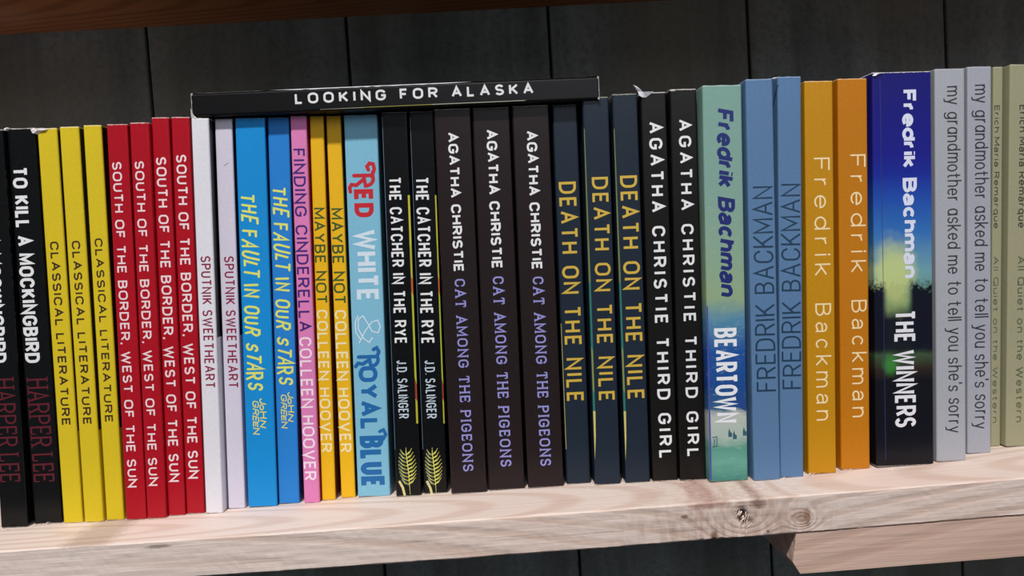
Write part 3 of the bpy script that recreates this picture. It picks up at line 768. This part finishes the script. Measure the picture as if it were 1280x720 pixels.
for (x0, s) in ((0.0, 1), (LL, -1)):
    V = []; Fc = []; n = 26
    for i in range(n+1):
        z = TT*i/n; wd = .00020+.00055*max(0, noise.noise(Vector((z*500, x0*9, 3))))+(.0005 if (i > n-3 or i < 3) else 0)
        b0 = len(V); V += [(x0-s*.00012, .0004, z), (x0-s*.00005, -.00012, z), (x0+s*wd, -.00012, z)]
        if i: Fc += [(b0-3, b0-2, b0+1, b0), (b0-2, b0-1, b0+2, b0+1)]
    o = mesh('worn_edge', V, Fc, ink((170, 166, 160)), root); o['label'] = 'frayed pale spine end'
# little torn curl hanging from the left end over the white book
def scrap(name, parent, pts, y, col, lab, th=.00025, curl=.0006):
    """small torn piece of paper: an irregular thin solid with a bent surface; pts are frame rows and columns at depth y"""
    P = [hit_y(px, py, y) for px, py in pts]; n = len(P)
    Mi = parent.matrix_world.inverted() if False else (Matrix.Translation(parent.location) @ parent.rotation_euler.to_matrix().to_4x4()).inverted()
    c = sum(P, Vector())/n; V = []
    for dy in (0, th):
        V.append(Mi @ (c+Vector((0, dy-curl, 0))))
        for i, p in enumerate(P): V.append(Mi @ (p+Vector((0, dy+curl*math.sin(i*2.1), 0))))
    Fc = []
    for i in range(n):
        j = (i+1) % n
        Fc += [(0, 1+i, 1+j), (n+1, n+2+j, n+2+i), (1+i, n+2+i, n+2+j, 1+j)]
    o = mesh(name, V, Fc, ink(col), parent)
    if lab: o['label'] = lab
scrap('torn_paper', root, [(238, 135), (240, 143), (246, 147), (252, 157), (249, 157), (243, 150), (239, 147)], YA-.0003, (196, 192, 188), 'curled torn corner')
bk = BOOKT
d3 = next(b for b in bk if b.px[0] == 764.5); t1 = next(b for b in bk if b.px[0] == 799); t2 = next(b for b in bk if b.px[0] == 835.5)
B2 = next(b for b in bk if b.px[0] == 6); y1b = next(b for b in bk if b.px[0] == 46)
scrap('torn_paper', t1.root, [(791.5, 106), (796, 107.5), (799.5, 111), (801.5, 115.5), (809, 115), (817, 114.5), (812, 118.5), (808, 121.5), (803, 122), (799, 119.5), (797.5, 114)], t1.yd-.0008, (224, 224, 232), 'white torn paper flap')
scrap('torn_paper', t2.root, [(838, 113.5), (842, 112), (846, 112.2), (843, 115), (839.5, 115.2)], t2.yd-.0006, (206, 206, 210), 'white torn nick')
scrap('torn_paper', y1b.root, [(38, 162), (41, 160), (47, 160.5), (54, 160), (61, 161), (56, 162.8), (50, 165), (47, 168), (42, 167), (39.5, 165)], y1b.yd-.0004, (226, 216, 214), 'white torn fluff at the top corner')
scrap('torn_paper', B2.root, [(4.5, 161), (7, 159.2), (10, 159.4), (14, 160.8), (10, 163.2), (6, 164)], B2.yd-.0004, (222, 220, 216), 'white frayed corner')
wn = next(b for b in bk if b.px[0] == 1088)
scrap('torn_paper', wn.root, [(1090.5, 94.8), (1093, 92), (1097, 91.2), (1104, 91), (1098, 93.2), (1094, 95)], wn.yd-.0004, (226, 226, 234), 'white frayed corner')
fb = next(b for b in bk if b.px[0] == 930)
scrap('torn_paper', fb.root, [(964, 98.5), (968, 96.6), (973, 96.8), (970, 99), (966, 100)], fb.yd-.0004, (204, 214, 230), 'pale frayed corner')

# splinters raised from the rough shelf top along the feet of the books
V = []; Fc = []; rs = random.Random(4)
def sliver(px, py, ln, dk=0):
    p = hit_floor(px, py); p.z = sag(p.x)
    a = rs.uniform(-1.3, 1.3); d = Vector((math.cos(a)*ln, -abs(math.sin(a))*ln*.3, ln*rs.uniform(.2, .9))); w = rs.uniform(.00008, .0002)
    side = Vector((-math.sin(a)*w, w, 0)); b0 = len(V)
    for t in (0, .5, 1):
        q = p+d*t+Vector((0, 0, -.0001+.0003*math.sin(t*3))); V.extend([q-side*(1-t*.8), q+side*(1-t*.8), q+Vector((0, 0, w*1.5*(1-t)))])
    for t in (0, 3):
        k = b0+t
        for j in range(3): Fc.append((k+j, k+(j+1) % 3, k+3+(j+1) % 3, k+3+j))
for (x0, x1, ya, yb_, n, ln) in ((40, 60, 658, 655, 36, .0018), (0, 12, 664, 662, 14, .0013), (72, 82, 655, 655, 12, .0013), (1008, 1016, 594, 593, 12, .0022), (1052, 1066, 588, 587, 16, .0014),
                          (976, 982, 599, 598, 9, .0015), (705, 714, 607, 606, 10, .0014), (738, 748, 608, 607, 10, .0014), (776, 786, 606, 605, 10, .0014), (848, 853, 603, 602, 8, .0012), (815, 825, 603, 603, 10, .0012),
                          (1110, 1120, 587, 586, 12, .0013), (1163, 1170, 580, 579, 8, .0012), (100, 1240, 0, 0, 60, .0009), (608, 616, 617, 615, 8, .0012)):
    for _ in range(n):
        px = rs.uniform(x0, x1); t = (px-x0)/(x1-x0)
        py = ya+(yb_-ya)*t if ya else 654-(px-100)*.0775+rs.uniform(1, 8)
        sliver(px, py+rs.uniform(-.3, 1.2), ln*rs.uniform(.5, 1.1))
sp = mesh('wood_splinters', V, Fc, wood('splinter_wood', (240, 222, 208), (222, 196, 176)), SHELF); sp['kind'] = 'stuff'
sp['label'] = 'pale splinters and fluff raised from the sawn wood'
# torn fibres around the knot in the front edge
V = []; Fc = []
for _ in range(26):
    p = on_edge(rs.gauss(931, 5), rs.gauss(652, 8)); a = rs.gauss(-2.1, .35); ln = rs.uniform(.0015, .0042)
    d = Vector((math.cos(a)*ln, -rs.uniform(.0002, .0012), math.sin(a)*ln)); w = rs.uniform(.0001, .00028); s = Vector((math.sin(a)*w, 0, -math.cos(a)*w)); b0 = len(V)
    p.y = EDGE+.0003
    V += [p-s, p+s, p+Vector((0, -w, 0)), p+d]; Fc += [(b0, b0+1, b0+3), (b0+1, b0+2, b0+3), (b0+2, b0, b0+3)]
sp = mesh('torn_wood_fibres', V, Fc, bpy.data.materials['splinter_wood'], SHELF); sp['kind'] = 'stuff'
